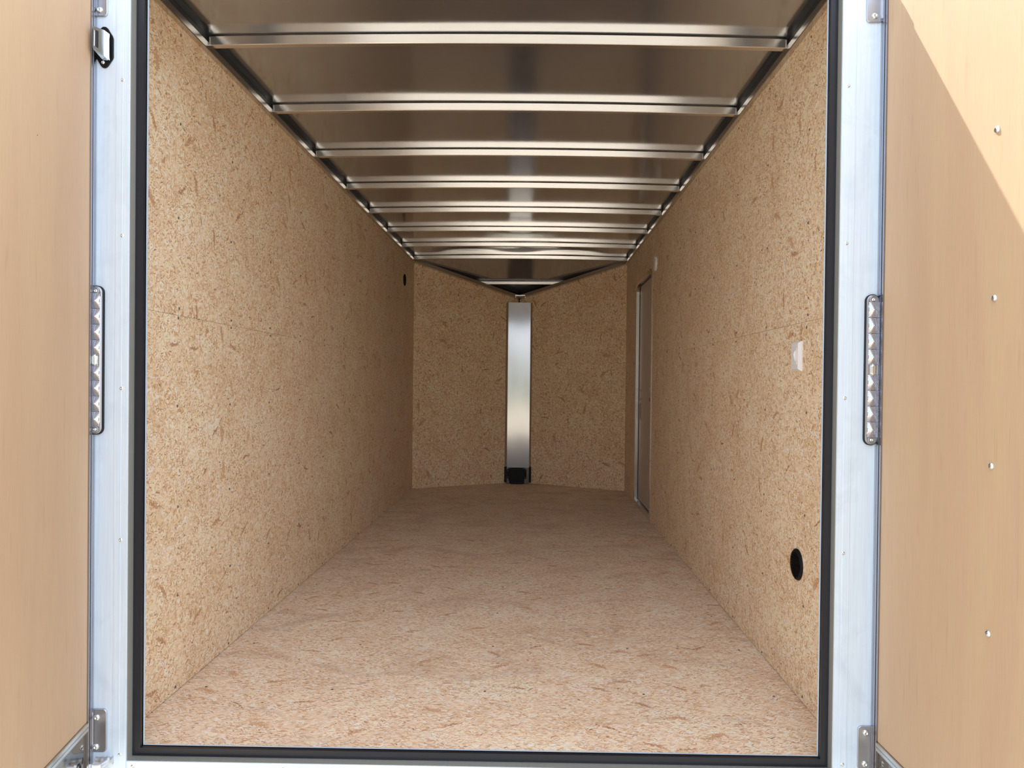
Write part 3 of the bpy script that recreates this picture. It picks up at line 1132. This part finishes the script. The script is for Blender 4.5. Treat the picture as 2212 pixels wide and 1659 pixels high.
# ------------------------------------------------------------------ rear doors, swung open
def rear_door(name, x0, y0, ang, out, label, ZP):
    """hinge line at x0,y0; s runs along the door away from the hinge; out = outward side in x (-1 left door, +1 right door)"""
    sn, cs = math.sin(R(ang)), math.cos(R(ang))
    # inner face normal points to the middle of the opening
    n = Vector((-out * cs, -out * sn * out * (1 if out > 0 else -1), 0))
    n = Vector((-out * cs, -out * sn, 0)) if out > 0 else Vector((cs, sn, 0))
    P = lambda s, d, z: Vector((x0 + s * sn, y0 - s * cs, z)) + n * d

    def dbox(bm, s0, s1, d0, d1, z0, z1):
        vs = [bm.verts.new(P(s, d, z)) for s, d, z in ((s0, d0, z0), (s1, d0, z0), (s1, d1, z0), (s0, d1, z0), (s0, d0, z1), (s1, d0, z1), (s1, d1, z1), (s0, d1, z1))]
        for q in ((0, 3, 2, 1), (4, 5, 6, 7), (0, 1, 5, 4), (1, 2, 6, 5), (2, 3, 7, 6), (3, 0, 4, 7)):
            bm.faces.new([vs[i] for i in q])
        bmesh.ops.recalc_face_normals(bm, faces=bm.faces[:])

    root = empty(name, (x0, y0, -0.07), label, 'door', None, 'structure')
    WD = 0.93
    bm = new()
    dbox(bm, 0.0, WD, -0.006, 0.0, ZP, 2.06)
    uvl = bm.loops.layers.uv.verify()
    for f in bm.faces:
        for lp in f.loops:
            dv = lp.vert.co - Vector((x0, y0, 0))
            lp[uvl].uv = (dv.x * sn - dv.y * cs + (0 if out < 0 else 4.3), dv.z)
    obj('plywood_panel', bm, M['plywood'], root, label='tan plywood lining panel')
    bm = new()
    dbox(bm, -0.028, WD + 0.03, -0.038, -0.0065, -0.07, 2.08)
    obj('core', bm, M['outer'], root)
    # hinge side stile: a drawn profile with grooves
    bm = new()
    for s0, s1, d in ((-0.0285, -0.0210, 0.0045), (-0.0210, -0.0190, 0.0015), (-0.0190, -0.0100, 0.0050), (-0.0100, -0.0080, 0.0015), (-0.0080, -0.0005, 0.0035)):
        dbox(bm, s0, s1, -0.0065, d, -0.07, 2.08)
    obj('stile', bm, M['alu_edge'], root)
    bm = new()
    dbox(bm, WD, WD + 0.03, -0.0065, 0.004, -0.07, 2.08)
    obj('stile', bm, M['alu_edge'], root)
    # bottom moulding and polished plate under it
    bm = new()
    dbox(bm, 0.0, WD, -0.0065, 0.0055, ZP - 0.011, ZP - 0.001)
    dbox(bm, 0.0, WD, -0.0065, 0.0020, ZP - 0.014, ZP - 0.011)
    dbox(bm, 0.0, WD, -0.0065, 0.0045, ZP - 0.023, ZP - 0.014)
    obj('bottom_moulding', bm, M['alu_rail'], root)
    bm = new()
    dbox(bm, 0.0, WD, -0.0065, -0.002, -0.07, ZP - 0.023)
    obj('kick_plate', bm, M['kick'], root, label='polished metal plate along the door bottom')
    return root, P, n


doorL, PL, nL = rear_door('door_2', -1.0337, -0.121, 10.238, -1, 'left rear door, swung open, tan plywood inside in full shade', 0.1020)
doorR, PR, nR = rear_door('door_3', 1.0487, -0.120, 1.132, 1, 'right rear door, swung open, tan plywood inside partly in sunlight', 0.0850)
for s, z in ((0.4390, 1.5260), (0.4390, 1.1911), (0.4376, 0.8555), (0.4361, 0.5188), (0.439, 1.86), (0.436, 0.19)):
    screw(doorR, PR(s, 0.0, z), nR, M['zinc'], 1.35, 'bolt', [(0, 0.0042), (0.0025, 0.0040), (0.0045, 0.0028), (0.0056, 0.0008), (0.0056, -0.002), (0, -0.002)])
bm = new()
c = PL(0.2754, 0.0, 1.5589)
lathe(bm, c, nL, [(0, 0.0002), (0.0016, 0.0002), (0.0016, -0.001), (0, -0.001)], 8)
obj('nail_hole', bm, M['recess'], doorL)

# ------------------------------------------------------------------ entry door in the right wall
d1 = empty('door_1', (HW, 3.77, 0.0), 'narrow pale grey entry door with aluminium frame in the right wall', 'door', None, 'structure')


def door_outline(y0, y1, z0, z1, r, n=8):
    pts = [(y0, z0), (y1, z0)]
    pts += [(y1 - r + r * math.cos(R(90 * i / n)), z1 - r + r * math.sin(R(90 * i / n))) for i in range(n + 1)]
    pts += [(y0 + r + r * math.cos(R(90 + 90 * i / n)), z1 - r + r * math.sin(R(90 + 90 * i / n))) for i in range(n + 1)]
    return pts


def ring_yz(bm, o, i, x0, x1):
    vo0, vo1, vi0, vi1 = [[bm.verts.new((x, y, z)) for y, z in r] for r, x in ((o, x0), (o, x1), (i, x0), (i, x1))]
    n = len(o)
    for k in range(n):
        j = (k + 1) % n
        for q in ((vo0[k], vo0[j], vi0[j], vi0[k]), (vo1[k], vi1[k], vi1[j], vo1[j]), (vi0[k], vi0[j], vi1[j], vi1[k]), (vo0[k], vo1[k], vo1[j], vo0[j])):
            bm.faces.new(q)
    bmesh.ops.recalc_face_normals(bm, faces=bm.faces[:])


bm = new()
ring_yz(bm, door_outline(3.345, 4.197, 0.0, 1.884, 0.09), door_outline(3.386, 4.160, 0.036, 1.848, 0.065), HW - 0.0045, HW + 0.045)
obj('frame', bm, M['alu_beam'], d1, smooth=True)
bm = new()
ring_yz(bm, door_outline(3.379, 4.166, 0.030, 1.854, 0.07), door_outline(3.393, 4.153, 0.043, 1.840, 0.06), HW + 0.020, HW + 0.044)
obj('gasket', bm, M['rubber'], d1, label='black door gasket')
bm = new()
o = door_outline(3.387, 4.159, 0.037, 1.847, 0.065)
loft(bm, [[(HW + 0.026, y, z) for y, z in o], [(HW + 0.060, y, z) for y, z in o]])
obj('panel', bm, M['door_skin'], d1)
bm = new()
box(bm, HW + 0.016, HW + 0.0265, 3.417, 3.503, 0.885, 1.000, 0.002)
latch = obj('latch', bm, M['alu_rail'], d1, label='small steel latch plate')
bm = new()
box(bm, HW + 0.006, HW + 0.018, 3.429, 3.483, 0.970, 0.992, 0.002)
obj('latch_bolt', bm, M['white_plastic'], latch)
bm = new()
box(bm, HW + 0.004, HW + 0.018, 3.429, 3.486, 0.886, 0.915, 0.003)
obj('latch_tab', bm, M['red'], latch, label='red latch tab')
for z0, z1 in ((0.955, 0.975), (0.885, 0.905), (0.72, 0.86)):
    bm = new()
    box(bm, HW + 0.0252, HW + 0.0262, 4.01, 4.11, z0, z1)
    obj('sticker', bm, M['sticker'], d1)
for z in (0.06, 0.45, 0.84, 1.23, 1.62):
    for yy in (3.364, 4.18):
        screw(d1, (HW - 0.0045, yy, z), (-1, 0, 0), None, 0.8)


# ------------------------------------------------------------------ small things on the walls
# rocker switch
root = empty('light_switch', (HW, 0.380, 1.110), 'white plastic rocker light switch on the right wall', 'switch')
y0, y1, z0, z1 = 0.3420, 0.4180, 1.0615, 1.1585
dp = 0.0125
bm = new()
iy0, iy1, iz0, iz1 = 0.3505, 0.4100, 1.0685, 1.1530
loft(bm, [[(HW, y0, z0), (HW, y1, z0), (HW, y1, z1), (HW, y0, z1)], [(HW - 0.004, y0, z0), (HW - 0.004, y1, z0), (HW - 0.004, y1, z1), (HW - 0.004, y0, z1)],
          [(HW - dp, iy0, iz0), (HW - dp, iy1, iz0), (HW - dp, iy1, iz1), (HW - dp, iy0, iz1)]])
obj('case', bm, M['white_plastic'], root)
bm = new()
box(bm, HW - dp - 0.0012, HW - dp + 0.002, 0.3580, 0.4030, 1.0830, 1.1370, 0.0004, 1)
obj('rocker_frame', bm, M['white_plastic'], root)
bm = new()
loft(bm, [[(HW - dp - 0.001, yy, 1.0900), (HW - dp - 0.0080, yy, 1.1160), (HW - dp - 0.0020, yy, 1.1300), (HW - dp + 0.001, yy, 1.1300), (HW - dp + 0.001, yy, 1.0900)] for yy in (0.3690, 0.3930)])
obj('rocker', bm, M['white_plastic'], root)


def round_vent(cx, cy, cz, nx, r, label, group):
    root = empty('round_vent', (cx, cy, cz), label, 'vent', group)
    bm = new()
    lathe(bm, (cx, cy, cz), (nx, 0, 0), [(0, 0.0025), (r * 0.78, 0.0025), (r * 0.80, 0.0065), (r * 0.90, 0.0075), (r * 0.98, 0.004), (r, 0.0), (0, -0.001)], 40)
    obj('rim', bm, M['black_plastic'], root, smooth=True)
    for i in range(9):
        zz = -0.66 * r + 1.32 * r * i / 8
        hw = math.sqrt(max(0.0, (r * 0.79) ** 2 - zz ** 2))
        bm = new()
        x0 = cx + nx * 0.002
        loft(bm, [[(x0, yy, cz + zz - 0.0025), (x0 + nx * 0.005, yy, cz + zz - 0.004), (x0 + nx * 0.006, yy, cz + zz - 0.003), (x0 + nx * 0.001, yy, cz + zz + 0.001)] for yy in (cy - hw, cy + hw)])
        obj('louver', bm, M['black_plastic'], root)
    for s in (-1, 1):
        screw(root, (cx + nx * 0.007, cy, cz + s * r * 0.86), (nx, 0, 0), M['black_plastic'], 0.8)


round_vent(HW, 0.3610, 0.4290, -1, 0.0515, 'round black louvred vent low on the right wall beside the rear opening', 'round black wall vents')
round_vent(-HW, 4.353, 1.913, 1, 0.053, 'round black vent high on the left wall near the nose', 'round black wall vents')

# white dome light above the entry door
root = empty('dome_light', (HW, 3.208, 1.884), 'round white plastic dome light above the entry door', 'light')
bm = new()
lathe(bm, (HW, 3.208, 1.884), (-1, 0, 0), [(0, 0.010), (0.034, 0.012), (0.043, 0.016), (0.050, 0.013), (0.052, 0.0), (0, -0.001)], 32)
obj('base_ring', bm, M['white_plastic'], root, smooth=True)
bm = new()
lathe(bm, (HW, 3.208, 1.884), (-1, 0, 0), [(0, 0.024), (0.018, 0.022), (0.030, 0.016), (0.034, 0.011), (0, 0.010)], 32)
obj('diffuser', bm, simple('frosted_cover', (190, 186, 184), 0.35), root, smooth=True)
